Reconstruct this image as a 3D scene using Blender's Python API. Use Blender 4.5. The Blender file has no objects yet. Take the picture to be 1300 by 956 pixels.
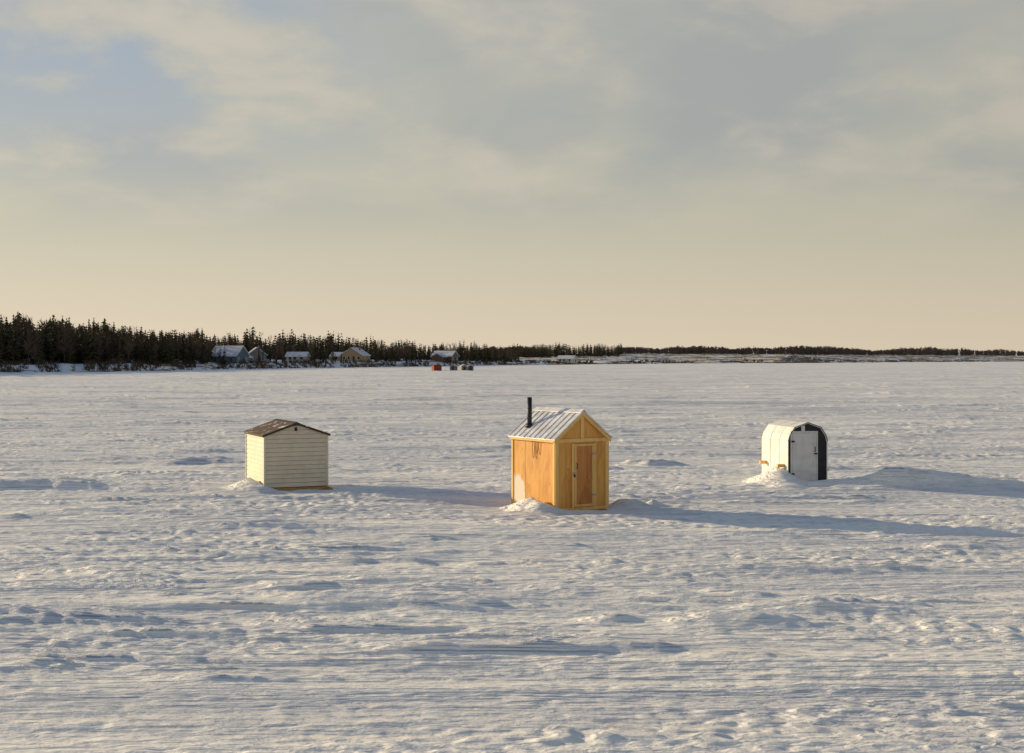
import bpy, math, random
import numpy as np
from mathutils import Vector, Matrix
random.seed(7); RNG=np.random.default_rng(11)
S=bpy.context.scene
S.view_settings.view_transform='Standard'; S.view_settings.look='None'; S.view_settings.exposure=0
SUN_EL=math.radians(12.9); SUN_AZ=math.radians(-62.0)   # azimuth clockwise from +Y
# ---------------------------------------------------------------- node helpers
class NT:
    def __init__(s,t): s.t=t; s.n=t.nodes; s.l=t.links
    def node(s,typ,ins=None,**kw):
        n=s.n.new(typ)
        for k,v in kw.items(): setattr(n,k,v)
        for k,v in (ins or {}).items(): s.put(n.inputs[k],v)
        return n
    def put(s,inp,v):
        if isinstance(v,bpy.types.NodeSocket): s.l.new(v,inp)
        else: inp.default_value=v
    def m(s,op,a,b=None,c=None,clamp=False):
        n=s.n.new('ShaderNodeMath'); n.operation=op; n.use_clamp=clamp
        for i,v in enumerate((a,b,c)):
            if v is not None: s.put(n.inputs[i],v)
        return n.outputs[0]
    def mr(s,v,a,b,c=0.0,d=1.0,smooth=True):
        n=s.n.new('ShaderNodeMapRange'); n.interpolation_type='SMOOTHSTEP' if smooth else 'LINEAR'
        s.put(n.inputs['Value'],v)
        n.inputs['From Min'].default_value=a; n.inputs['From Max'].default_value=b
        n.inputs['To Min'].default_value=c; n.inputs['To Max'].default_value=d
        return n.outputs[0]
    def mix(s,f,a,b,blend='MIX'):
        n=s.n.new('ShaderNodeMix'); n.data_type='RGBA'; n.blend_type=blend
        s.put(n.inputs[0],f)
        for i,v in ((6,a),(7,b)):
            if not isinstance(v,bpy.types.NodeSocket) and len(v)==3: v=(*v,1)
            s.put(n.inputs[i],v)
        return n.outputs[2]
    def noise(s,vec,scale=1,detail=4,rough=.5,dist=0):
        n=s.node('ShaderNodeTexNoise',{'Scale':scale,'Detail':detail,'Roughness':rough,'Distortion':dist})
        if vec is not None: s.l.new(vec,n.inputs['Vector'])
        return n.outputs[0]
    def mapping(s,vec,scale=(1,1,1),rot=(0,0,0),loc=(0,0,0)):
        n=s.node('ShaderNodeMapping',{'Scale':scale,'Rotation':rot,'Location':loc}); s.l.new(vec,n.inputs['Vector'])
        return n.outputs[0]
    def ramp(s,f,stops):
        n=s.n.new('ShaderNodeValToRGB'); e=n.color_ramp.elements
        while len(e)<len(stops): e.new(.5)
        for i,(p,c) in enumerate(stops): e[i].position=p; e[i].color=(*c,1)
        s.put(n.inputs[0],f); return n.outputs[0]
def newmat(name,rough=.7,spec=.3,metal=0):
    m=bpy.data.materials.new(name); m.use_nodes=True
    t=NT(m.node_tree); b=m.node_tree.nodes['Principled BSDF']
    b.inputs['Roughness'].default_value=rough; b.inputs['Metallic'].default_value=metal
    b.inputs['Specular IOR Level'].default_value=spec
    oc=t.node('ShaderNodeTexCoord').outputs['Object']
    return m,t,b,oc
def bump(t,b,h,dist,strength=1.0):
    n=t.node('ShaderNodeBump',{'Height':h,'Distance':dist,'Strength':strength}); t.l.new(n.outputs[0],b.inputs['Normal'])
def simple(name,c,rough=.7,var=.15,scale=3,spec=.3,metal=0,stretch=(1,1,1),bmp=.002):
    m,t,b,oc=newmat(name,rough,spec,metal)
    v=t.mapping(oc,stretch)
    n=t.noise(v,scale,6,.6)
    d=tuple(x*(1-var) for x in c); l=tuple(min(1,x*(1+var)) for x in c)
    t.l.new(t.mix(t.mr(n,.3,.7),d,l),b.inputs['Base Color'])
    if bmp: bump(t,b,n,bmp)
    return m
# ---------------------------------------------------------------- materials
def snow_mat():
    m,t,b,oc=newmat('snow',.6,.2)
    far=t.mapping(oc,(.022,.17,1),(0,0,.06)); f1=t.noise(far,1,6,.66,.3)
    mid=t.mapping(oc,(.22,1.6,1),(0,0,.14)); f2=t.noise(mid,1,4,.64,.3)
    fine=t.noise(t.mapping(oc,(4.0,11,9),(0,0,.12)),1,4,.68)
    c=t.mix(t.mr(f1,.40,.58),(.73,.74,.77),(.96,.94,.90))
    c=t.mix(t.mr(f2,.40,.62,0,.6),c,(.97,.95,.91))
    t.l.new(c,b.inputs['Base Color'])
    h=t.m('ADD',t.m('MULTIPLY',f2,.17),t.m('MULTIPLY',fine,.050))
    h=t.m('ADD',h,t.m('MULTIPLY',f1,1.15))
    bump(t,b,h,1.0,.95)
    return m
M_snow=snow_mat()
def land_mat():
    m,t,b,oc=newmat('shore_land_surface',.8,.15)
    n=t.noise(t.mapping(oc,(.012,.05,.8)),1,5,.62,.3)
    n2=t.noise(t.mapping(oc,(.25,.25,1.2)),1,4,.6)
    br=t.mix(t.mr(n2,.35,.65),(.10,.065,.035),(.30,.21,.11))
    geo=t.node('ShaderNodeNewGeometry'); sep=t.node('ShaderNodeSeparateXYZ'); t.l.new(geo.outputs['True Normal'],sep.inputs[0])
    steep=t.mr(sep.outputs[2],.97,.80)
    sx=t.node('ShaderNodeSeparateXYZ'); t.l.new(oc,sx.inputs[0])
    thr=t.mr(sx.outputs[0],-60,60,0,.085)       # more open marsh grass along the far shore
    f=t.m('ADD',t.mr(t.m('ADD',n,thr),.52,.60),t.m('MULTIPLY',steep,t.mr(n2,.45,.55)),clamp=True)
    t.l.new(t.mix(f,(.84,.85,.88),br),b.inputs['Base Color'])
    bump(t,b,n2,.6)
    return m
M_land=land_mat()
def ply(name,c1,c2,c3,knots=True):
    m,t,b,oc=newmat(name,.55,.35)
    g=t.noise(t.mapping(oc,(22,22,1.6)),1,6,.6,.6)
    big=t.noise(t.mapping(oc,(4,4,1.1)),1,4,.6,1.2)
    c=t.mix(t.mr(g,.3,.7),c1,c2); c=t.mix(t.mr(big,.45,.68,0,.7),c,c3)
    if knots:
        v=t.node('ShaderNodeTexVoronoi',{'Scale':1.0}); t.l.new(t.mapping(oc,(6,6,4)),v.inputs['Vector'])
        c=t.mix(t.mr(v.outputs['Distance'],.05,.13,.75,0),c,(.18,.07,.02))
    t.l.new(c,b.inputs['Base Color']); bump(t,b,g,.002)
    return m,t,b,oc,c
M_ply,_t,_b,_oc,_c=ply('plywood_stained',(.62,.29,.055),(.74,.39,.085),(.50,.21,.04))
M_plyf,*_=ply('plywood_front',(.66,.31,.06),(.78,.41,.10),(.55,.23,.045))
M_door,*_=ply('door_plywood',(.50,.19,.045),(.60,.26,.06),(.40,.13,.03))
M_trim,*_=ply('pine_trim',(.78,.47,.14),(.85,.55,.20),(.68,.38,.10),False)
def frosted():
    m,t,b,oc,c=ply('plywood_side',(.62,.29,.055),(.74,.39,.085),(.50,.20,.04))
    sep=t.node('ShaderNodeSeparateXYZ'); t.l.new(oc,sep.inputs[0])
    n=t.noise(t.mapping(oc,(5,5,3)),1,7,.7,.5)
    f=t.m('MULTIPLY',t.mr(sep.outputs[2],1.15,.35),t.mr(sep.outputs[1],1.0,1.5))
    f=t.mr(t.m('ADD',f,n),.85,1.05,0,.75)
    t.l.new(t.mix(f,c,(.80,.76,.68)),b.inputs['Base Color']); return m
M_plys=frosted()
def metal_roof():
    m,t,b,oc=newmat('galvanised_roof',.45,.5,.25)
    n=t.noise(t.mapping(oc,(3,3,3)),1,6,.65,.4); n2=t.noise(oc,14,5,.7)
    c=t.mix(t.mr(n,.35,.65),(.60,.60,.61),(.86,.86,.88))
    c=t.mix(t.mr(n2,.57,.69,0,.7),c,(.33,.27,.22))
    t.l.new(c,b.inputs['Base Color']); bump(t,b,n2,.003); return m
M_metal=metal_roof()
M_black=simple('black_stovepipe',(.018,.017,.017),.5,.3,12,.4)
M_blackp=simple('black_painted_panel',(.022,.022,.026),.6,.3,6)
M_white=simple('cream_vinyl_siding',(.64,.58,.45),.5,.08,2.5,.3,0,(1,1,1))
M_lap=simple('siding_lap_shadow_gap',(.26,.23,.18),.8,.1,3)
M_whitet=simple('cream_trim',(.66,.61,.50),.5,.07,4)
M_whitep=simple('white_paint',(.66,.64,.61),.5,.10,4)
M_shell=simple('white_shell_sheet',(.76,.75,.72),.5,.10,3)
M_dark=simple('dark_brown_edge',(.05,.035,.028),.7,.3,9)
def shingle():
    m,t,b,oc=newmat('worn_shingles',.85,.2)
    n=t.noise(oc,5,7,.65,.3); n2=t.noise(oc,40,3,.6)
    c=t.mix(t.mr(n2,.35,.65),(.07,.05,.04),(.15,.10,.07))
    c=t.mix(t.mr(n,.56,.66),c,(.80,.81,.84)); t.l.new(c,b.inputs['Base Color']); bump(t,b,n2,.004); return m
M_shingle=shingle()
M_wood=simple('weathered_lumber',(.42,.26,.11),.75,.3,2,.2,0,(3,3,14))
M_rope=simple('rope',(.34,.20,.08),.9,.3,30)
M_steel=simple('steel_hardware',(.35,.34,.33),.4,.2,20,.5,.7)
M_bark=simple('bark',(.06,.045,.035),.9,.3,2,.1)
def folmat(name,a,b_):
    m,t,b,oc=newmat(name,.85,.1)
    g=t.node('ShaderNodeNewGeometry'); n=t.noise(oc,.10,2,.6)
    f=t.m('ADD',t.m('MULTIPLY',g.outputs['Random Per Island'],.5),t.mr(n,.35,.65,0,.5))
    t.l.new(t.mix(f,a,b_),b.inputs['Base Color']); return m
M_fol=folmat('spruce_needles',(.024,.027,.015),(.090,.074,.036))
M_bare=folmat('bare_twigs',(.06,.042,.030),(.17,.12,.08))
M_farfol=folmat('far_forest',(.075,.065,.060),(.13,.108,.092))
M_glass=simple('window_glass',(.04,.05,.06),.1,.2,2,.6)
# ---------------------------------------------------------------- mesh helpers
def mesh(name,verts,faces,mat=None,parent=None,smooth=False):
    me=bpy.data.meshes.new(name); me.from_pydata([tuple(v) for v in verts],[],faces); me.update()
    if mat: me.materials.append(mat)
    if smooth: me.polygons.foreach_set('use_smooth',[True]*len(me.polygons))
    o=bpy.data.objects.new(name,me); S.collection.objects.link(o)
    if parent: o.parent=parent
    return o
def fixn(o):
    import bmesh
    bm=bmesh.new(); bm.from_mesh(o.data); bmesh.ops.recalc_face_normals(bm,faces=bm.faces); bm.to_mesh(o.data); bm.free(); return o
def bev(o,w=.006,seg=2):
    m=o.modifiers.new('bevel','BEVEL'); m.width=w; m.segments=seg; m.limit_method='ANGLE'; return o
def box(name,p,x0,x1,y0,y1,z0,z1,mat,b=.005):
    v=[(x,y,z) for z in (z0,z1) for y in (y0,y1) for x in (x0,x1)]
    f=[(0,2,3,1),(4,5,7,6),(0,1,5,4),(2,6,7,3),(0,4,6,2),(1,3,7,5)]
    o=mesh(name,v,f,mat,p)
    if b: bev(o,b)
    return o
def prism_y(name,p,prof,y0,y1,mat,b=0):
    n=len(prof); v=[(x,y0,z) for x,z in prof]+[(x,y1,z) for x,z in prof]
    f=[tuple(range(n)),tuple(range(2*n-1,n-1,-1))]+[(i,i+n,(i+1)%n+n,(i+1)%n) for i in range(n)]
    o=fixn(mesh(name,v,f,mat,p))
    if b: bev(o,b)
    return o
def beam(name,p,a,bb,w,h,mat,up=(0,0,1),b=.004):
    a=Vector(a); bb=Vector(bb); d=(bb-a).normalized(); s=d.cross(Vector(up)).normalized(); u=s.cross(d)
    v=[]
    for q in (a,bb):
        for i,j in ((-1,-1),(1,-1),(1,1),(-1,1)): v.append(q+s*i*w/2+u*j*h/2)
    f=[(0,1,2,3),(7,6,5,4)]+[(i,i+4,(i+1)%4+4,(i+1)%4) for i in range(4)]
    o=fixn(mesh(name,v,f,mat,p))
    if b: bev(o,b)
    return o
def tube(name,p,pts,r,mat,seg=14):
    v=[];f=[]; pts=[Vector(q) for q in pts]; n=len(pts)
    for i,q in enumerate(pts):
        d=(pts[min(i+1,n-1)]-pts[max(i-1,0)]).normalized()
        s=d.cross(Vector((.31,.95,.02))).normalized(); u=d.cross(s)
        rr=r[i] if isinstance(r,(list,tuple)) else r
        for k in range(seg):
            a=2*math.pi*k/seg; v.append(q+s*math.cos(a)*rr+u*math.sin(a)*rr)
    for i in range(n-1):
        for k in range(seg): f.append((i*seg+k,i*seg+(k+1)%seg,(i+1)*seg+(k+1)%seg,(i+1)*seg+k))
    f.append(tuple(range(seg-1,-1,-1))); f.append(tuple((n-1)*seg+k for k in range(seg)))
    return fixn(mesh(name,v,f,mat,p,True))
def empty(name,loc,yaw=0):
    e=bpy.data.objects.new(name,None); e.empty_display_size=.5; S.collection.objects.link(e)
    e.location=loc; e.rotation_euler=(0,0,yaw); return e
# ---------------------------------------------------------------- noise
_p=RNG.permutation(256); _p=np.concatenate([_p,_p]); _ga=RNG.random(256)*2*np.pi; _gx=np.cos(_ga); _gy=np.sin(_ga)
def pn(x,y,sd=0):
    x=np.asarray(x,float)+sd*17.31; y=np.asarray(y,float)+sd*9.77
    xi=np.floor(x).astype(np.int64); yi=np.floor(y).astype(np.int64); xf=x-xi; yf=y-yi
    u=xf*xf*xf*(xf*(xf*6-15)+10); w=yf*yf*yf*(yf*(yf*6-15)+10)
    def g(i,j,a,b):
        h=_p[_p[i&255]+(j&255)]; return _gx[h]*a+_gy[h]*b
    n00=g(xi,yi,xf,yf); n10=g(xi+1,yi,xf-1,yf); n01=g(xi,yi+1,xf,yf-1); n11=g(xi+1,yi+1,xf-1,yf-1)
    return (n00*(1-u)+n10*u)*(1-w)+(n01*(1-u)+n11*u)*w
def ss(a,b,x):
    t=np.clip((x-a)/(b-a),0,1); return t*t*(3-2*t)
SH=[(.98,30.36,33,1.5,1.8),(-6.45,34.8,24,1.72,2.1),(7.61,36.96,11,1.17,1.9)]
def dune(X,Y,x,y,L,Wn,Wf,h,ang=0):
    c,s=math.cos(ang),math.sin(ang); dx=(X-x)*c+(Y-y)*s; dy=-(X-x)*s+(Y-y)*c
    dy=dy+.25*Wf*pn(X/1.6,Y/1.1,50)+.35*Wn*pn(X/.7,Y/.5,51)
    a=np.exp(-(dx/L)**2*1.6)*(1+.35*pn(X/1.2,Y/.9,52)); w=np.where(dy<0,Wn,Wf)
    b=np.clip(1-np.abs(dy)/w,0,1)
    return h*a*np.where(dy<0,b**1.2,b*b*(3-2*b))
def ground_h(X,Y):
    r=np.hypot(X,Y)
    a=math.radians(-9); u=X*math.cos(a)+Y*math.sin(a); v=-X*math.sin(a)+Y*math.cos(a)
    wx=pn(u/4.,v/2.,5)*1.2; wy=pn(u/5.,v/2.,6)*.5
    h=.14*pn(u/11,v/2.6,1)+.06*pn(u/6,v/1.3,2)
    msk=ss(-.14,.16,pn(u/11+3,v/2.4,3))
    # wind-carved sastrugi: long thin ridges with the wind, one side steeper
    for (lu,lv,am,sd,pw) in ((5.0,.75,.085,4,1.4),(2.2,.40,.055,8,1.2),(.95,.22,.028,15,1.0)):
        n=pn((u+wx)/lu,(v+wy)/lv,sd); rd=np.clip(1-np.where(n<0,-n*4.6,n*2.0),0,1)**pw
        brk=ss(-.22,.22,pn(u/(lu*.9),v/(lv*2.2),sd+60))
        h+=am*rd*brk*(.18+.82*msk)
    sm=1-ss(55,130,r)
    pock=ss(-.12,.22,pn(u/7+9,v/3.5,61))           # patches of small pocked ripples
    q1=pn(u/.46+.4*pn(u/.5,v/.4,63),v/.24,9); q2=pn(u/.22,v/.12,10)
    h+=sm*(.036*np.abs(q1)*1.6+.018*q2)*(.45+.75*pock)*(1.1-.35*msk)
    h+=.30*pn(u/34,v/7,12)*ss(40,90,r)+.18*pn(u/18,v/3.0,13)*ss(45,80,r)+.09*pn(u/9,v/1.6,17)*ss(35,60,r)*(1-ss(120,200,r))
    h*=1-.6*ss(250,700,r)
    for (x,y,th,W,D) in SH:
        t=math.radians(th); cx=x+W/2*math.cos(t)-D/2*math.sin(t); cy=y+W/2*math.sin(t)+D/2*math.cos(t)
        q=np.hypot(X-cx,(Y-cy)); h*=1-.75*(1-ss(1.2,3.0,q))
    def blob(x,y,rx,ry,hh,ang=0,k=1.):
        w=(pn(X/.6,Y/.5,20)*.14+pn(X/.22,Y/.2,21)*.05)*k
        c,s=math.cos(ang),math.sin(ang); dx=(X-x)*c+(Y-y)*s; dy=-(X-x)*s+(Y-y)*c
        q=np.sqrt((dx/rx)**2+(dy/ry)**2)+w
        return hh*np.clip(1-q,0,1)**1.3
    h+=blob(.45,30.75,1.2,.55,.34,math.radians(123))+blob(.6,30.2,1.2,.5,.10)+blob(1.6,30.45,1.1,.35,.07,.5)
    h+=blob(2.9,31.6,.6,.3,.20,0,2)+blob(3.35,31.9,.35,.25,.18,0,2)+blob(2.5,31.7,.5,.3,.12,0,2)
    h+=blob(-6.95,35.4,1.6,.7,.36,math.radians(116),.6)+blob(-6.9,34.5,1.5,.5,.14)+blob(-5.5,34.8,1.2,.38,.09,.4)
    h+=blob(7.35,37.4,1.8,.75,.52,math.radians(100),.5)+blob(7.1,36.9,1.5,.6,.12,0,.5)+blob(8.6,36.8,1.2,.45,.12,0,.5)
    h+=dune(X,Y,-13.0,36.2,3.0,.5,2.0,.26,-.12)
    h+=dune(X,Y,-9.2,35.2,2.6,.35,1.6,.16,-.22)
    h+=dune(X,Y,-3.2,34.2,2.0,.5,1.6,.16,-.1)
    h+=dune(X,Y,10.6,36.2,1.9,.6,1.6,.42,-.25)+dune(X,Y,13.0,36.0,2.4,.5,1.5,.18,-.3)
    h+=dune(X,Y,2.95,17.35,1.0,.45,1.2,.21,-.08)+dune(X,Y,1.35,17.9,.5,.25,.6,.11,0)+dune(X,Y,4.1,18.3,1.3,.3,1.2,.10,-.1)
    h+=dune(X,Y,-1.9,17.3,1.7,.12,1.0,.085,.03)+dune(X,Y,-4.4,16.9,1.2,.12,.8,.07,-.04)
    h+=dune(X,Y,-3.0,23.3,4.0,.25,1.6,.08,-.03)+dune(X,Y,-2.2,18.9,3.0,.16,1.2,.06,.03)+dune(X,Y,5.5,21.5,2.2,.25,1.2,.07,-.05)
    h+=dune(X,Y,-11,45.,3.4,.6,2,.16,0)+dune(X,Y,2.5,41.5,3,.5,2,.12,0)
    h+=blob(4.5,43.6,.9,.5,.26,0,2)+blob(5.2,43.9,.6,.4,.22,0,2)+blob(3.9,43.9,.6,.4,.16,0,2)
    return h
# ---------------------------------------------------------------- ground sheet (snow covered ice)
def build_ground():
    rs=np.concatenate([[0.5,2,4,6],np.exp(np.arange(math.log(8),math.log(130),.0029)),np.exp(np.arange(math.log(130.6),math.log(9000),.012))])
    fr=np.radians(np.arange(-34,34.001,.075)); bk=np.radians(np.arange(36,325,2.0))
    th=np.concatenate([fr,bk]); nt=len(th); nr=len(rs)
    R,T=np.meshgrid(rs,th,indexing='ij'); X=R*np.sin(T); Y=R*np.cos(T); Z=ground_h(X,Y)
    co=np.stack([X,Y,Z],-1).reshape(-1,3)
    i=np.arange(nr-1)[:,None]; j=np.arange(nt)[None,:]; j2=(j+1)%nt
    q=np.stack([i*nt+j,(i+1)*nt+j,(i+1)*nt+j2,i*nt+j2],-1)[:, :, ::-1].reshape(-1,4)
    me=bpy.data.meshes.new('snow_covered_ice'); me.vertices.add(len(co)); me.vertices.foreach_set('co',co.ravel())
    nq=len(q); me.loops.add(nq*4+nt); me.loops.foreach_set('vertex_index',np.concatenate([q.ravel(),np.arange(nt)[::-1]]).astype(np.int32))
    me.polygons.add(nq+1); me.polygons.foreach_set('loop_start',np.arange(nq+1,dtype=np.int32)*4)
    me.polygons.foreach_set('use_smooth',np.ones(nq+1,bool))
    me.update(calc_edges=True); me.validate()
    if me.polygons[10].normal.z<0: me.flip_normals()
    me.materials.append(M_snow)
    o=bpy.data.objects.new('snow_covered_ice',me); S.collection.objects.link(o)
build_ground()
# ---------------------------------------------------------------- shore land
F=1700.
SHO=[(-1.2,120),(-.8,180),(-.53,270),(-.382,340),(-.294,372),(-.206,458),(-.118,567),(-.053,661),(-.006,793),(.041,850),(.118,1080),(.206,1190),(.282,1487),(.382,1980),(.6,2300),(1.2,2600)]
SHs=np.array([a for a,b in SHO]); SHd=np.array([b for a,b in SHO])
def shoreclip(s): return ss(-.1,.1,np.asarray(s,float))
def shore_d(s): return np.interp(s,SHs,SHd)+ (pn(s*60,s*0+.3,30)*14+pn(s*200,s*0+.7,31)*5)*np.interp(shoreclip(s),[0,1],[.6,1.6])
def land_h(x,y):
    x=np.asarray(x,float); y=np.asarray(y,float)
    s=x/y; t=y-shore_d(s); right=shoreclip(s)
    p=t*(.6+.4*right)
    left_h=2.3*ss(0,9,p)+.045*np.clip(p-10,0,110)*ss(-.1,-.36,s)+.02*np.clip(p,0,120)
    right_h=1.5*ss(0,25,p)+8.5*ss(60,520,p)
    h=left_h*(1-right)+right_h*right
    h+=(pn(x/12,y/12,33)*.7+pn(x/50,y/60,34)*1.4)*ss(0,20,p)
    h+=4.5*np.exp(-((s-.212)/.018)**2-((t-30)/40)**2)*ss(0,12,p)
    return np.where(t<0,-.6+np.clip(t,-5,0)*.1,h-.25)
def build_land():
    s=np.concatenate([np.arange(-1.2,-.5,.02),np.arange(-.5,.5,.0012),np.arange(.5,1.2,.02)])
    t=np.concatenate([[-6,-.01],np.arange(1,30,1.6),np.arange(32,120,6),np.arange(130,700,30),[900,1500,3000,6000]])
    Sg,Tg=np.meshgrid(s,t,indexing='ij'); Y=shore_d(Sg)+Tg; X=Sg*Y; Z=land_h(X,Y)
    Z=np.where(Tg<0,-.7,Z)
    ns,nt=Sg.shape
    i=np.arange(ns-1)[:,None]; j=np.arange(nt-1)[None,:]
    q=np.stack([i*nt+j,(i+1)*nt+j,(i+1)*nt+j+1,i*nt+j+1],-1).reshape(-1,4)
    mesh('shore_land',np.stack([X,Y,Z],-1).reshape(-1,3).tolist(),[tuple(a) for a in q.tolist()],M_land,None,True)
build_land()
def LZ(x,y): return float(land_h(x,y))
# ---------------------------------------------------------------- trees
class Acc:
    def __init__(s): s.v=[]; s.f=[]; s.mi=[]
    def add(s,pts,m=0):
        n=len(s.v); s.v+=pts; s.f.append(tuple(range(n,n+len(pts)))); s.mi.append(m)
    def make(s,name,mats):
        o=mesh(name,s.v,s.f)
        for m in mats: o.data.materials.append(m)
        o.data.polygons.foreach_set('material_index',s.mi); o.data.update(); return o
def trunk(A,x,y,z,h,r):
    for k in range(3):
        a=k*2.094; b=a+2.094
        A.add([(x+r*math.cos(a),y+r*math.sin(a),z-.5),(x+r*math.cos(b),y+r*math.sin(b),z-.5),(x,y,z+h)],1)
def spruce(A,x,y,z,h,lay,fr,fat=1.0):
    R=h*random.uniform(.17,.30)*fat; trunk(A,x,y,z,h*.98,.012*h+.04)
    z0=random.uniform(.03,.16); lean=random.uniform(-.03,.03); pw=random.uniform(.6,.95)
    for i in range(lay):
        q=z0+(1-z0)*(i/lay)**.9; rr=R*(1-q)**pw*random.uniform(.7,1.2)+.12; a0=random.random()*6.28
        for k in range(fr):
            if random.random()<.13: continue
            a=a0+k*6.283/fr+random.uniform(-.3,.3); r=rr*random.uniform(.6,1.2); w=.5
            zc=z+h*q; ca,sa=math.cos(a),math.sin(a); dz=r*random.uniform(.1,.5)
            ox=x+lean*h*q
            A.add([(ox,y,zc+.05*h),(ox+r*.6*math.cos(a-w),y+r*.6*math.sin(a-w),zc-dz*.6),(ox+r*ca,y+r*sa,zc-dz),(ox+r*.6*math.cos(a+w),y+r*.6*math.sin(a+w),zc-dz*.5)],0)
def baretree(A,x,y,z,h,n,tw=.07):
    trunk(A,x,y,z,h*.8,.015*h+.03)
    for i in range(n):
        q=random.uniform(.2,.85); a=random.random()*6.28; L=h*random.uniform(.16,.38)*(1.15-q*.7); e=random.uniform(.5,1.25)
        bx,by,bz=x+random.uniform(-.07,.07)*h*q,y+random.uniform(-.07,.07)*h*q,z+h*q
        tx,ty,tz=bx+L*math.cos(a)*math.cos(e),by+L*math.sin(a)*math.cos(e),min(bz+L*math.sin(e),z+h*1.03)
        A.add([(bx,by,bz-tw),(bx,by,bz+tw),(tx,ty,tz)],0)
        c=random.uniform(.3,.7); mx,my,mz=bx+(tx-bx)*c,by+(ty-by)*c,bz+(tz-bz)*c
        A.add([(mx-tw,my,mz),(mx+tw,my,mz),(mx+random.uniform(-.09,.09)*h,my+random.uniform(-.05,.05)*h,mz+random.uniform(.03,.14)*h)],0)
C=Acc(); B=Acc()
def hgt(s): return float(np.interp(s,[-.55,-.38,-.30,-.26,-.2,-.12,-.06,0],[14.0,13.2,12.0,11.4,11.3,11.0,10.8,10.4]))*(1+.30*float(pn(s*22,.5,40))+.25*float(pn(s*70,.5,42)))
for i in range(2100):
    s=-.56+.565*(random.random()**.78)
    t=random.uniform(14,95)*(1+.3*(s>-.2))
    if -.225<s<-.195 and t<50: continue
    if -.195<s<-.10 and t<58: continue
    if -.068<s<-.035 and t<44: continue
    d=float(shore_d(s))+t; x=s*d; z=LZ(x,d); hh=hgt(s)*(random.uniform(.45,.95) if random.random()<.8 else random.uniform(.9,1.1))
    pb=.34+.5*float(pn(s*30,.9,43))
    if random.random()>pb: spruce(C,x,d,z,hh*1.02,13 if s<-.2 else 9,7 if s<-.2 else 6)
    else: baretree(B,x,d,z,hh*.95,60 if s<-.2 else 38,.09)
for i in range(900):
    s=-.56+.563*random.random(); t=random.uniform(95,160); d=float(shore_d(s))+t; x=s*d
    spruce(C,x,d,LZ(x,d),hgt(s)*random.uniform(.6,.92),8,5,1.25)
for s,t,h in ((-.185,22,7),(-.172,25,8),(-.160,45,8),(-.152,40,9),(-.137,30,7.5),(-.105,44,9),(-.100,20,8),(-.095,36,9),(-.218,16,7.5),(-.228,22,9),(-.085,20,9),(-.129,16,6),(-.178,14,5),(-.143,18,6)):
    for k in range(4):
        d=float(shore_d(s))+t+random.uniform(-8,8); x=(s+random.uniform(-.005,.005))*d
        (spruce(C,x,d,LZ(x,d),h*random.uniform(.6,1.1),10,6) if random.random()<.55 else baretree(B,x,d,LZ(x,d),h*random.uniform(.7,1),40))
C.make('conifer_treeline',[M_fol,M_bark]); B.make('bare_deciduous_treeline',[M_bare,M_bark])
D=Acc()
for i in range(5600):
    s=random.uniform(-.03,.62); t=random.uniform(440,620); d=float(shore_d(s))+t; x=s*d
    h=random.uniform(7.5,11)*(1+.6*float(pn(s*22,.2,41))+.35*float(pn(s*70,.2,45)))*(d/1750)**.6
    if .018<s<.078: continue
    if random.random()<.22: spruce(D,x,d,LZ(x,d),h,4,4,1.3)
    else: baretree(D,x,d,LZ(x,d)-h*.2,h*1.1,14,.6)
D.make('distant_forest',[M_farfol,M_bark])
E=Acc()
for i in range(480):
    s=random.uniform(.0,.082); t=random.uniform(330,460); d=float(shore_d(s))+t; x=s*d
    spruce(E,x,d,LZ(x,d),random.uniform(7,12)*(1+.4*float(pn(s*90,.2,46))),6,5,1.2)
for i in range(60):
    s=random.uniform(.04,.5); t=random.uniform(60,300); d=float(shore_d(s))+t; x=s*d
    spruce(E,x,d,LZ(x,d),random.uniform(2.5,5),6,5)
E.make('spruce_grove',[M_fol,M_bark])
G=Acc()
for i in range(3000):
    s=random.uniform(-.56,.45)
    if float(pn(s*40,.1,44))<-.12: continue
    t=random.uniform(3,16) if s<0 else random.uniform(8,70); d=float(shore_d(s))+t; x=s*d; z=LZ(x,d); h=random.uniform(.6,2.2)*(1 if s<0 else .8)
    for k in range(7):
        a=random.random()*6.28; r=random.uniform(.2,.9); w=.10 if s<0 else .3
        A0=(x+random.uniform(-.4,.4),d+random.uniform(-.4,.4),z-.2)
        G.add([(A0[0]-w,A0[1],A0[2]),(A0[0]+w,A0[1],A0[2]),(A0[0]+r*math.cos(a),A0[1]+r*math.sin(a),z+h*random.uniform(.6,1))],0)
G.make('shoreline_brush',[M_bare])
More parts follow.
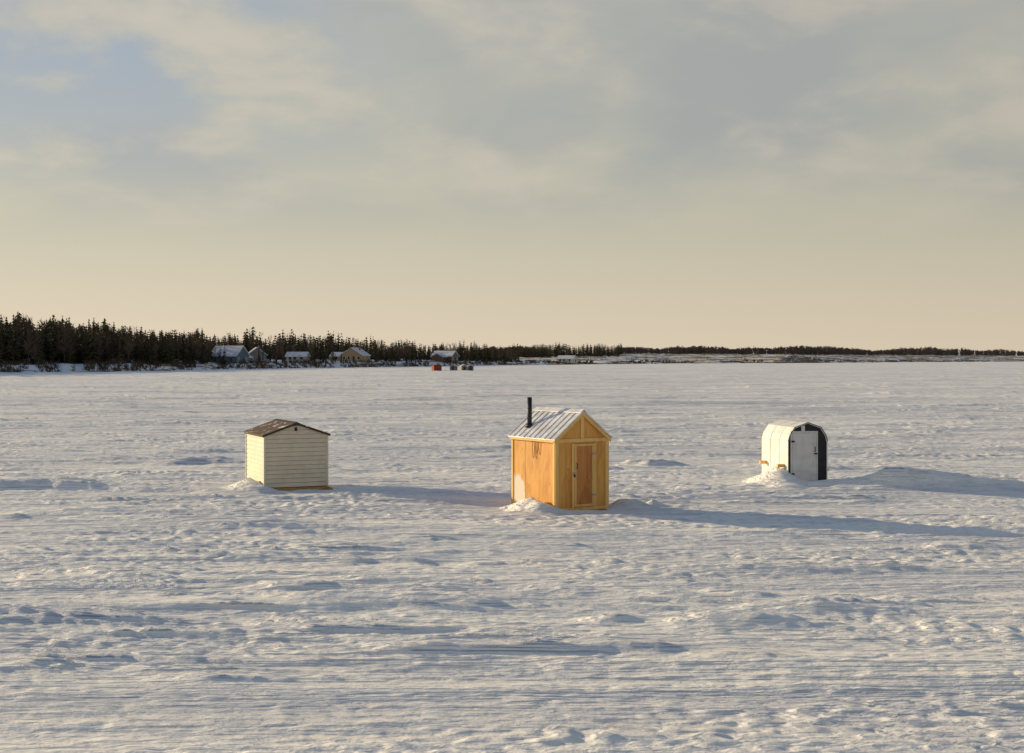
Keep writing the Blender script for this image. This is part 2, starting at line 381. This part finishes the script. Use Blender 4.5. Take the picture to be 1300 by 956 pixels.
# ---------------------------------------------------------------- houses
HW={}
def hm(c):
    if c not in HW: HW[c]=simple('clapboard_%d'%len(HW),c,.7,.08,.8)
    return HW[c]
M_roofsnow=simple('roof_snow',(.60,.61,.65),.6,.18,.5)
def house(name,s,t,yaw,w,dp,hw,hr,c,wing=None,chim=True):
    d=float(shore_d(s))+t; x=s*d; z=LZ(x,d)-.2
    e=empty(name,(x,d,z),math.radians(yaw)); wm=hm(c)
    prism_y('walls',e,[(-w/2,0),(w/2,0),(w/2,hw),(0,hw+hr),(-w/2,hw)],-dp/2,dp/2,wm)
    o=.5; k=hr/(w/2)
    for sgn,nm in ((-1,'roof_left'),(1,'roof_right')):
        prism_y(nm,e,[(sgn*.0,hw+hr+.05),(sgn*(w/2+o),hw-k*o+.05),(sgn*(w/2+o),hw-k*o+.32),(0,hw+hr+.35)],-dp/2-o,dp/2+o,M_roofsnow)
    n=0
    for zz in ([1.0,3.6] if hw>4 else [1.0]):
        for xx in (-w*.3,w*.3) if w<9 else (-w*.34,-w*.12,w*.34):
            n+=1; box('window_%d'%n,e,xx-.5,xx+.5,-dp/2-.05,-dp/2+.02,zz,zz+1.3,M_glass,0)
            box('window_frame_%d'%n,e,xx-.62,xx+.62,-dp/2-.03,-dp/2+.01,zz-.12,zz+1.42,M_whitep,0)
        for yy in (-dp*.3,dp*.05,dp*.3):
            for sg in (-1,1):
                n+=1; a=sorted((sg*(w/2-.02),sg*(w/2+.05))); box('window_%d'%n,e,a[0],a[1],yy-.5,yy+.5,zz,zz+1.3,M_glass,0)
    box('door',e,w*.06,w*.06+.95,-dp/2-.06,-dp/2+.02,.2,2.3,M_dark,0)
    if chim: box('chimney',e,w*.12,w*.12+.7,dp*.1,dp*.1+.7,hw,hw+hr+.9,hm((.28,.12,.08)),0)
    if wing:
        ww,wd,wh,wr,sx=wing
        x0,x1=sorted((sx*(w/2+.01),sx*(w/2+ww)))
        v=[(x0,-wd/2,0),(x1,-wd/2,0),(x1,wd/2,0),(x0,wd/2,0),(x0,-wd/2,wh),(x1,-wd/2,wh),(x1,wd/2,wh),(x0,wd/2,wh),(x0,0,wh+wr),(x1,0,wh+wr)]
        mesh('wing_walls',v,[(0,1,5,4),(2,3,7,6),(1,2,6,9,5),(0,4,8,7,3)],wm,e)
        for sg in (-1,1):
            y1=sg*(wd/2+.4); zz=wh-.4*wr/(wd/2)
            vv=[(x0,0,wh+wr+.03),(x1+.3*(sx>0),0,wh+wr+.03),(x1+.3*(sx>0),y1,zz),(x0,y1,zz)]
            vv+=[(a,b,c_+.3) for a,b,c_ in vv]
            fixn(mesh('wing_roof_%d'%(sg>0),vv,[(0,1,2,3),(4,5,6,7),(0,1,5,4),(1,2,6,5),(2,3,7,6),(3,0,4,7)],M_roofsnow,e))
        box('wing_window',e,(x0+x1)/2-.9,(x0+x1)/2+.9,-wd/2-.05,-wd/2+.02,1,2.2,M_glass,0)
    return e
house('blue_house',-.211,26,68,8,11,3.2,3.2,(.10,.14,.19),(5,7,2.6,1.8,1))
house('gray_house',-.191,34,15,7,9,3.0,2.6,(.20,.19,.18))
house('white_cottage',-.160,24,80,5,8,2.3,1.5,(.42,.40,.36),None,False)
house('yellow_house',-.117,32,-14,10,10,2.8,3.2,(.42,.30,.15),(6,7,2.4,1.6,-1))
house('brown_house',-.050,28,62,7,12,2.8,2.5,(.16,.11,.08),(5,7,2.4,1.6,-1))
house('white_farmhouse',.041,22,65,7,11,2.6,1.9,(.60,.56,.48),None)
# ---------------------------------------------------------------- wooden ice fishing shack
def wooden():
    x,y,th,W,Dp=SH[0]; e=empty('wooden_ice_fishing_shack',(x,y,0),math.radians(th))
    he=1.71; hp=2.30; c=W/2; k=(hp-he)/c
    box('wall_side_left',e,0,.02,.0,Dp,.02,he,M_plys,0); box('wall_side_right',e,W-.02,W,.0,Dp,.02,he,M_ply,0)
    prism_y('wall_back',e,[(.02,.02),(W-.02,.02),(W-.02,he),(c,hp-.02),(.02,he)],Dp-.02,Dp-.001,M_ply)
    prism_y('wall_front',e,[(.021,.02),(W-.021,.02),(W-.021,he),(c,hp-.03),(.021,he)],.002,.02,M_plyf)
    y0,y1=-.024,.0
    box('corner_post_left',e,-.012,.085,y0,y1,.02,he-.03,M_trim); box('corner_post_right',e,W-.085,W+.012,y0,y1,.02,he-.03,M_trim)
    box('header_board',e,.087,W-.087,y0,y1,he-.115,he-.03,M_trim)
    box('sill_board',e,.087,W-.087,y0,y1,.02,.10,M_trim)
    box('gable_stud',e,c-.045,c+.045,y0,y1,he-.028,hp-.12,M_trim)
    for sg,n in ((-1,'rake_left'),(1,'rake_right')):
        xo=c+sg*(c+.05); zo=he-k*.05
        v=[(c,hp-.005),(xo,zo-.005),(xo,zo-.10),(c,hp-.105)]
        prism_y(n,e,[(c+sg*.001,v[0][1]),v[1],v[2],(c+sg*.001,v[3][1])],-.05,-.026,M_trim,.003)
    dx0,dx1,dz1=.52,1.06,1.56
    box('door_frame_left',e,dx0-.075,dx0-.004,-.042,-.0245,.102,dz1+.012,M_trim)
    box('door_frame_right',e,dx1+.004,dx1+.075,-.042,-.0245,.102,dz1+.012,M_trim)
    box('door_frame_left_pack',e,dx0-.06,dx0-.01,-.0245,.0,.105,dz1,M_trim,0)
    box('door_frame_right_pack',e,dx1+.01,dx1+.06,-.0245,.0,.105,dz1,M_trim,0)
    box('door_panel',e,dx0,dx1,-.03,-.002,.11,dz1,M_door)
    for nm,a,b_,z0,z1 in (('door_stile_left',dx0+.004,dx0+.045,.114,dz1-.004),('door_stile_right',dx1-.045,dx1-.004,.114,dz1-.004),('door_rail_top',dx0+.047,dx1-.047,dz1-.05,dz1-.005),('door_rail_bottom',dx0+.047,dx1-.047,.115,.17)):
        box(nm,e,a,b_,-.048,-.0305,z0,z1,M_trim,.003)
    for i,z in enumerate((.35,1.3)): box('hinge_%d'%i,e,dx1-.05,dx1+.06,-.056,-.0485,z,z+.04,M_steel,.001)
    box('hasp',e,dx0-.06,dx0+.05,-.058,-.0485,.86,.91,M_steel,.001); tube('door_handle',e,[(dx0+.035,-.05,.99),(dx0+.035,-.09,1.0),(dx0+.035,-.09,1.10),(dx0+.035,-.05,1.11)],.009,M_black,8)
    box('padlock',e,dx0-.04,dx0-.0,-.078,-.059,.80,.86,M_black,.004)
    box('plywood_seam',e,.30,.304,-.0005,.0015,.1,he-.12,M_dark,0)
    for nm,a,b_ in (('side_corner_front',.0,.075),('side_corner_back',Dp-.075,Dp)): box(nm,e,-.020,-.001,a,b_,.02,he-.05,M_trim)
    box('side_top_plate',e,-.020,-.001,.077,Dp-.077,he-.12,he-.05,M_ply); box('side_bottom_plate',e,-.03,-.001,.077,Dp-.077,.0,.09,M_trim)
    box('side_seam',e,-.002,.0005,1.22,1.225,.1,he-.12,M_dark,0)
    for i,(ya,yb,dr) in enumerate(((.62,.74,.30),(.78,.88,.40))):
        pts=[(-.03-.012*math.sin(math.pi*q/12),ya+(yb-ya)*q/12,he-.10-dr*math.sin(math.pi*q/12)**.6) for q in range(13)]
        tube('rope_loop_%d'%i,e,pts,.006,M_rope,6)
    box('side_corner_right',e,W+.001,W+.02,.0,.075,.02,he-.05,M_trim)
    for sg,n in ((-1,'left'),(1,'right')):
        xo=c+sg*(c+.07); zo=he-k*.07
        prism_y('roof_sheet_'+n,e,[(c,hp),(xo,zo),(xo,zo+.018),(c,hp+.018)],-.075,Dp+.06,M_metal,.002)
        N=9
        for i in range(N+1):
            yy=-.065+(Dp+.11)*i/N
            beam('roof_rib_%s_%d'%(n,i),e,(c+sg*.05,yy,hp+.026-k*.05),(xo,yy,zo+.026),.034,.022,M_metal,(0,0,1),.006)
        beam('fascia_'+n,e,(c+sg*(c+.045),-.02,he-.075),(c+sg*(c+.045),Dp+.03,he-.075),.02,.07,M_trim)
    prism_y('ridge_cap',e,[(c,hp+.052),(c-.10,hp+.052-.1*k),(c-.10,hp+.042-.1*k),(c,hp+.040),(c+.10,hp+.042-.1*k),(c+.10,hp+.052-.1*k)],-.08,Dp+.065,M_metal)
    px,py=.25,1.42; zr=he+k*px
    tube('stovepipe',e,[(px,py,zr-.1),(px,py,2.60)],.055,M_black,20)
    tube('stovepipe_collar',e,[(px,py,zr-.02),(px,py,zr+.07)],[.12,.062],M_black,20)
    tube('stovepipe_band',e,[(px,py,2.32),(px,py,2.345)],.060,M_black,20)
    for i,xx in enumerate((.12,W-.22)): box('runner_%d'%i,e,xx,xx+.09,-.14,Dp+.12,-.12,.018,M_wood,.01)
wooden()
# ---------------------------------------------------------------- white sided shack
def sided():
    x,y,th,W,Dp=SH[1]; e=empty('white_sided_ice_fishing_shack',(x,y,.02),math.radians(th))
    he=1.50; hp=1.80; c=W/2; k=(hp-he)/c; b0=.12
    prism_y('core_walls',e,[(.03,b0),(W-.03,b0),(W-.03,he-.01),(c,hp-.03),(.03,he-.01)],.03,Dp-.03,M_lap)
    def courses(nm,fn,zt,half=None,pitch=.115):
        v=[];f=[];z=b0; g=.010
        while z<zt-.03:
            z1=min(z+pitch,zt)
            def ext(zz):
                if zz<=he: return (.0,W)
                t=(zz-he)/k; return (t,W-t)
            n=len(v); v+=fn(z+g,z1,ext); f+=[(n,n+1,n+2,n+3),(n,n+1,n+5,n+4)]; z=z1
        fixn(mesh(nm,v,f,M_white,e))
    def front(z,z1,ext):
        a,b_=ext(z); a1,b1=ext(z1); a=max(a,.028);b_=min(b_,W-.028);a1=max(a1,.028);b1=min(b1,W-.028)
        return [(a,.004,z),(b_,.004,z),(b1,.022,z1),(a1,.022,z1),(a,.029,z),(b_,.029,z)]
    def back(z,z1,ext):
        a,b_=ext(z); a1,b1=ext(z1)
        return [(a,Dp-.004,z),(b_,Dp-.004,z),(b1,Dp-.022,z1),(a1,Dp-.022,z1),(a,Dp-.029,z),(b_,Dp-.029,z)]
    courses('siding_front',front,hp-.04,1); courses('siding_back',back,hp-.04,1)
    courses('siding_left',lambda z,z1,e_:[(.004,.03,z),(.004,Dp-.03,z),(.022,Dp-.03,z1),(.022,.03,z1),(.029,.03,z),(.029,Dp-.03,z)],he-.01)
    courses('siding_right',lambda z,z1,e_:[(W-.004,.03,z),(W-.004,Dp-.03,z),(W-.022,Dp-.03,z1),(W-.022,.03,z1),(W-.029,.03,z),(W-.029,Dp-.03,z)],he-.01)
    for i,(a,b_) in enumerate(((0,0),(W,0),(0,Dp),(W,Dp))):
        sx=1 if a==0 else -1; sy=1 if b_==0 else -1
        xs=sorted((a-sx*.006,a+sx*.045)); ys=sorted((b_-sy*.006,b_+sy*.045)); box('corner_trim_%d'%i,e,xs[0],xs[1],ys[0],ys[1],b0-.01,he-.02,M_whitet,.004)
    box('base_beam_left',e,-.03,.06,-.06,Dp+.08,-.0,b0-.012,M_wood,.008); box('base_beam_right',e,W-.06,W+.03,-.06,Dp+.08,-.02,b0-.012,M_wood,.008)
    box('base_beam_front',e,.062,W-.062,.0,.08,-.0,b0-.012,M_wood,.008)
    for i,xx in enumerate((-.05,W-.03)): box('carry_handle_%d'%i,e,xx-.0,xx+.08,-.28,-.062,.02,.09,M_wood,.008)
    for sg,n in ((-1,'left'),(1,'right')):
        xo=c+sg*(c+.05); zo=he-k*.05
        prism_y('roof_'+n,e,[(c,hp),(xo,zo),(xo,zo+.022),(c,hp+.022)],-.05,Dp+.05,M_shingle)
        prism_y('rake_trim_'+n,e,[(c+sg*.001,hp-.002),(xo,zo-.002),(xo,zo-.035),(c+sg*.001,hp-.037)],-.045,-.005,M_dark)
        beam('eave_trim_'+n,e,(c+sg*(c+.03),-.0,he-.035),(c+sg*(c+.03),Dp+.04,he-.035),.02,.035,M_dark)
    prism_y('ridge_cap',e,[(c,hp+.036),(c-.1,hp+.03-.1*k),(c-.1,hp+.024-.1*k),(c,hp+.024),(c+.1,hp+.024-.1*k),(c+.1,hp+.03-.1*k)],-.052,Dp+.052,M_dark)
    box('vent_frame',e,c-.075,c+.045,-.012,.01,hp-.22,hp-.09,M_whitet,.002); box('vent',e,c-.055,c+.025,-.016,-.0125,hp-.205,hp-.105,M_blackp,0)
sided()
# ---------------------------------------------------------------- arched (gambrel) shack
def arched():
    x,y,th,W,Dp=SH[2]; e=empty('arched_ice_fishing_shack',(x,y,.0),math.radians(th)); c=W/2
    P=[(0,.03),(0,1.22),(.055,1.40),(.20,1.61),(c,1.74),(W-.20,1.61),(W-.055,1.40),(W,1.22),(W,.03)]
    n=len(P); v=[];f=[]
    Pi=[(c+(a-c)*.965,z if z<.1 else z-.02) for a,z in P]
    for yy in (-.03,Dp): v+=[(a,yy,z) for a,z in P]
    for yy in (-.03,Dp): v+=[(a,yy,z) for a,z in Pi]
    for i in range(n-1):
        f.append((i,i+1,n+i+1,n+i)); f.append((2*n+i,2*n+i+1,3*n+i+1,3*n+i)); f.append((i,i+1,2*n+i+1,2*n+i)); f.append((n+i,n+i+1,3*n+i+1,3*n+i))
    f.append((0,n,3*n,2*n)); f.append((n-1,2*n-1,4*n-1,3*n-1))
    fixn(mesh('shell',v,f,M_shell,e))
    prism_y('front_panel',e,[(a,z) for a,z in Pi],.0,.02,M_blackp); prism_y('back_panel',e,[(a,z) for a,z in Pi],Dp-.03,Dp-.012,M_shell)
    for i in range(1,n-2):
        a,b_=P[i],P[i+1]
        beam('shell_edge_%d'%i,e,(a[0],-.036,a[1]+.004),(b_[0],-.036,b_[1]+.004),.012,.02,M_blackp,(0,0,1),0)
    for i,yy in enumerate((.6,1.25)):
        for j in range(0,4):
            a,b_=P[j],P[j+1]; beam('shell_batten_%d_%d'%(i,j),e,(a[0]-.006*(j<3),yy,a[1]),(b_[0]-.006*(j<2),yy,b_[1]+.004),.03,.008,M_shell,(1,0,0) if j<1 else (0,0,1),0)
    d0,d1,dz=.13,.83,1.46
    box('door',e,d0,d1,-.028,-.002,.10,dz,M_whitep,.004)
    for nm,a,b_,z0,z1 in (('door_jamb_left',d0-.05,d0-.004,.08,dz+.05),('door_jamb_right',d1+.004,d1+.05,.08,dz+.05),('door_head',d0-.003,d1+.003,dz+.004,dz+.05)):
        box(nm,e,a,b_,-.036,-.001,z0,z1,M_whitep,.003)
    for nm,a,b_,z0,z1 in (('door_stile_l',d0+.01,d0+.08,.11,dz-.01),('door_stile_r',d1-.08,d1-.01,.11,dz-.01),('door_rail_t',d0+.082,d1-.082,dz-.1,dz-.01),('door_rail_m',d0+.082,d1-.082,.75,.83),('door_rail_b',d0+.082,d1-.082,.11,.2)):
        box(nm,e,a,b_,-.040,-.0285,z0,z1,M_whitep,.003)
    box('top_strip',e,.40,.50,-.024,-.001,dz+.052,1.66,M_whitep,.002)
    for i,z in enumerate((.3,1.2)): box('hinge_%d'%i,e,d0-.03,d0+.06,-.052,-.0405,z,z+.05,M_black,.001)
    box('latch',e,d1-.07,d1+.03,-.056,-.0405,.86,.90,M_black,.001); tube('handle',e,[(d1-.045,-.04,.93),(d1-.045,-.08,.95),(d1-.045,-.08,1.05),(d1-.045,-.04,1.07)],.010,M_black,8)
    beam('carry_beam_front',e,(-.20,.25,.54),(0,.25,.54),.09,.09,M_trim); beam('carry_beam_front_right',e,(W,.25,.40),(W+.14,.25,.40),.09,.07,M_trim)
    beam('carry_beam_rear',e,(-.20,1.55,.54),(0,1.55,.54),.09,.09,M_trim); beam('carry_beam_rear_right',e,(W,1.55,.54),(W+.2,1.55,.54),.09,.09,M_trim)
    for i,xx in enumerate((.05,W-.14)): box('runner_%d'%i,e,xx,xx+.09,-.15,Dp+.1,-.1,.028,M_wood,.01)
    box('sill',e,.03,W-.03,-.03,-.001,.0,.078,M_blackp,.003)
arched()
# ---------------------------------------------------------------- small shacks far out on the ice
def tiny(name,x,y,yaw,c,w=2.6,d=2.6,h=1.9,r=.5):
    e=empty(name,(x,y,float(ground_h(np.array([x]),np.array([y]))[0])),math.radians(yaw)); m=hm(c)
    prism_y('walls',e,[(-w/2,0),(w/2,0),(w/2,h),(0,h+r),(-w/2,h)],-d/2,d/2,m)
    for sg,n in ((-1,'left'),(1,'right')):
        k=r/(w/2); prism_y('roof_'+n,e,[(0,h+r+.02),(sg*(w/2+.12),h-k*.12+.02),(sg*(w/2+.12),h-k*.12+.14),(0,h+r+.14)],-d/2-.1,d/2+.1,M_roofsnow if 'red' not in name else m)
    box('door',e,-.35,.35,-d/2-.05,-d/2+.01,.05,1.35,m if 'red' in name else M_dark,0); box('window',e,.6,.9,-d/2-.04,-d/2+.01,.9,1.2,M_glass,0)
    tube('stovepipe',e,[(w*.25,d*.2,h),(w*.25,d*.2,h+.9)],.08,M_black,8)
tiny('red_ice_fishing_shack',-22.4,398,20,(.22,.04,.03),2.4,2.4,1.4,.35)
tiny('gray_ice_fishing_shack',-17.6,404,-10,(.17,.17,.18),1.9,2.2,1.4,.4)
tiny('gray_ice_fishing_shack',-14.8,410,15,(.25,.23,.20),1.9,2.2,1.5,.4)
tiny('gray_ice_fishing_shack',-12.5,402,5,(.14,.15,.17),1.8,2.2,1.3,.4)
# ---------------------------------------------------------------- sun
L=bpy.data.lights.new('sun','SUN'); L.energy=5.0; L.angle=math.radians(.5); L.color=(1,.77,.45)
so=bpy.data.objects.new('sun',L); S.collection.objects.link(so)
sd=Vector((math.sin(SUN_AZ)*math.cos(SUN_EL),math.cos(SUN_AZ)*math.cos(SUN_EL),math.sin(SUN_EL)))
so.rotation_euler=(-sd).to_track_quat('-Z','Y').to_euler(); so.location=sd*100
# ---------------------------------------------------------------- sky
Wd=bpy.data.worlds.new('World'); S.world=Wd; Wd.use_nodes=True; t=NT(Wd.node_tree)
bg=Wd.node_tree.nodes['Background']; STR=.13; bg.inputs['Strength'].default_value=STR
sky=t.node('ShaderNodeTexSky',sky_type='NISHITA'); sky.sun_disc=False; sky.sun_elevation=SUN_EL; sky.sun_rotation=SUN_AZ
sky.air_density=1.0; sky.dust_density=1.0; sky.ozone_density=2.0
gc=t.node('ShaderNodeTexCoord').outputs['Generated']
sp=t.node('ShaderNodeSeparateXYZ'); t.l.new(gc,sp.inputs[0]); X,Y,Z=sp.outputs
zz=t.m('MAXIMUM',Z,0.0)
den=t.m('ADD',zz,.30)
cv=t.node('ShaderNodeCombineXYZ'); t.l.new(t.m('DIVIDE',X,den),cv.inputs[0]); t.l.new(t.m('DIVIDE',Y,den),cv.inputs[1])
n1=t.noise(t.mapping(cv.outputs[0],(1,1,1),(0,0,.25),(3.1,1.7,0)),1.9,5,.50,.25)
n2=t.noise(t.mapping(cv.outputs[0],(1,1.0,1),(0,0,-.15),(7.7,2.2,0)),4.4,6,.55,.15)
base=t.ramp(zz,[(0,(.72,.60,.45)),(.035,(.66,.57,.435)),(.085,(.56,.52,.40)),(.16,(.47,.465,.395)),(.28,(.43,.435,.405))])
high=(.60,.54,.44); blue=(.34,.395,.465); dark=(.37,.385,.38)
up=t.mr(zz,.07,.17)
col=t.mix(t.m('MULTIPLY',t.mr(n1,.40,.60,0,.85),up),base,dark)
col=t.mix(t.m('MULTIPLY',t.mr(n2,.44,.74,0,.70),t.mr(zz,.06,.14)),col,high)
gap=t.m('MULTIPLY',t.mr(t.m('ADD',X,t.m('MULTIPLY',n1,.45)),.18,-.10),t.mr(zz,.10,.22))
gap=t.m('MULTIPLY',gap,t.mr(n2,.62,.42,0,.85))
col=t.mix(gap,col,blue)
side=t.m('ADD',1.02,t.m('MULTIPLY',X,-.22))
sc=t.node('ShaderNodeVectorMath',operation='SCALE'); t.l.new(col,sc.inputs[0]); t.l.new(t.m('MULTIPLY',side,1/STR),sc.inputs['Scale'])
cover=t.mr(zz,.30,.55,.97,.12)
t.l.new(t.mix(cover,sky.outputs[0],sc.outputs[0]),bg.inputs['Color'])
# ---------------------------------------------------------------- camera
cam=bpy.data.cameras.new('camera'); co=bpy.data.objects.new('camera',cam); S.collection.objects.link(co)
cam.sensor_width=36; cam.lens=36*1700/1300; cam.clip_end=20000; cam.clip_start=.1
co.location=(0,0,3.5); co.rotation_euler=(math.radians(90)-math.atan(22/1700),0,0); S.camera=co
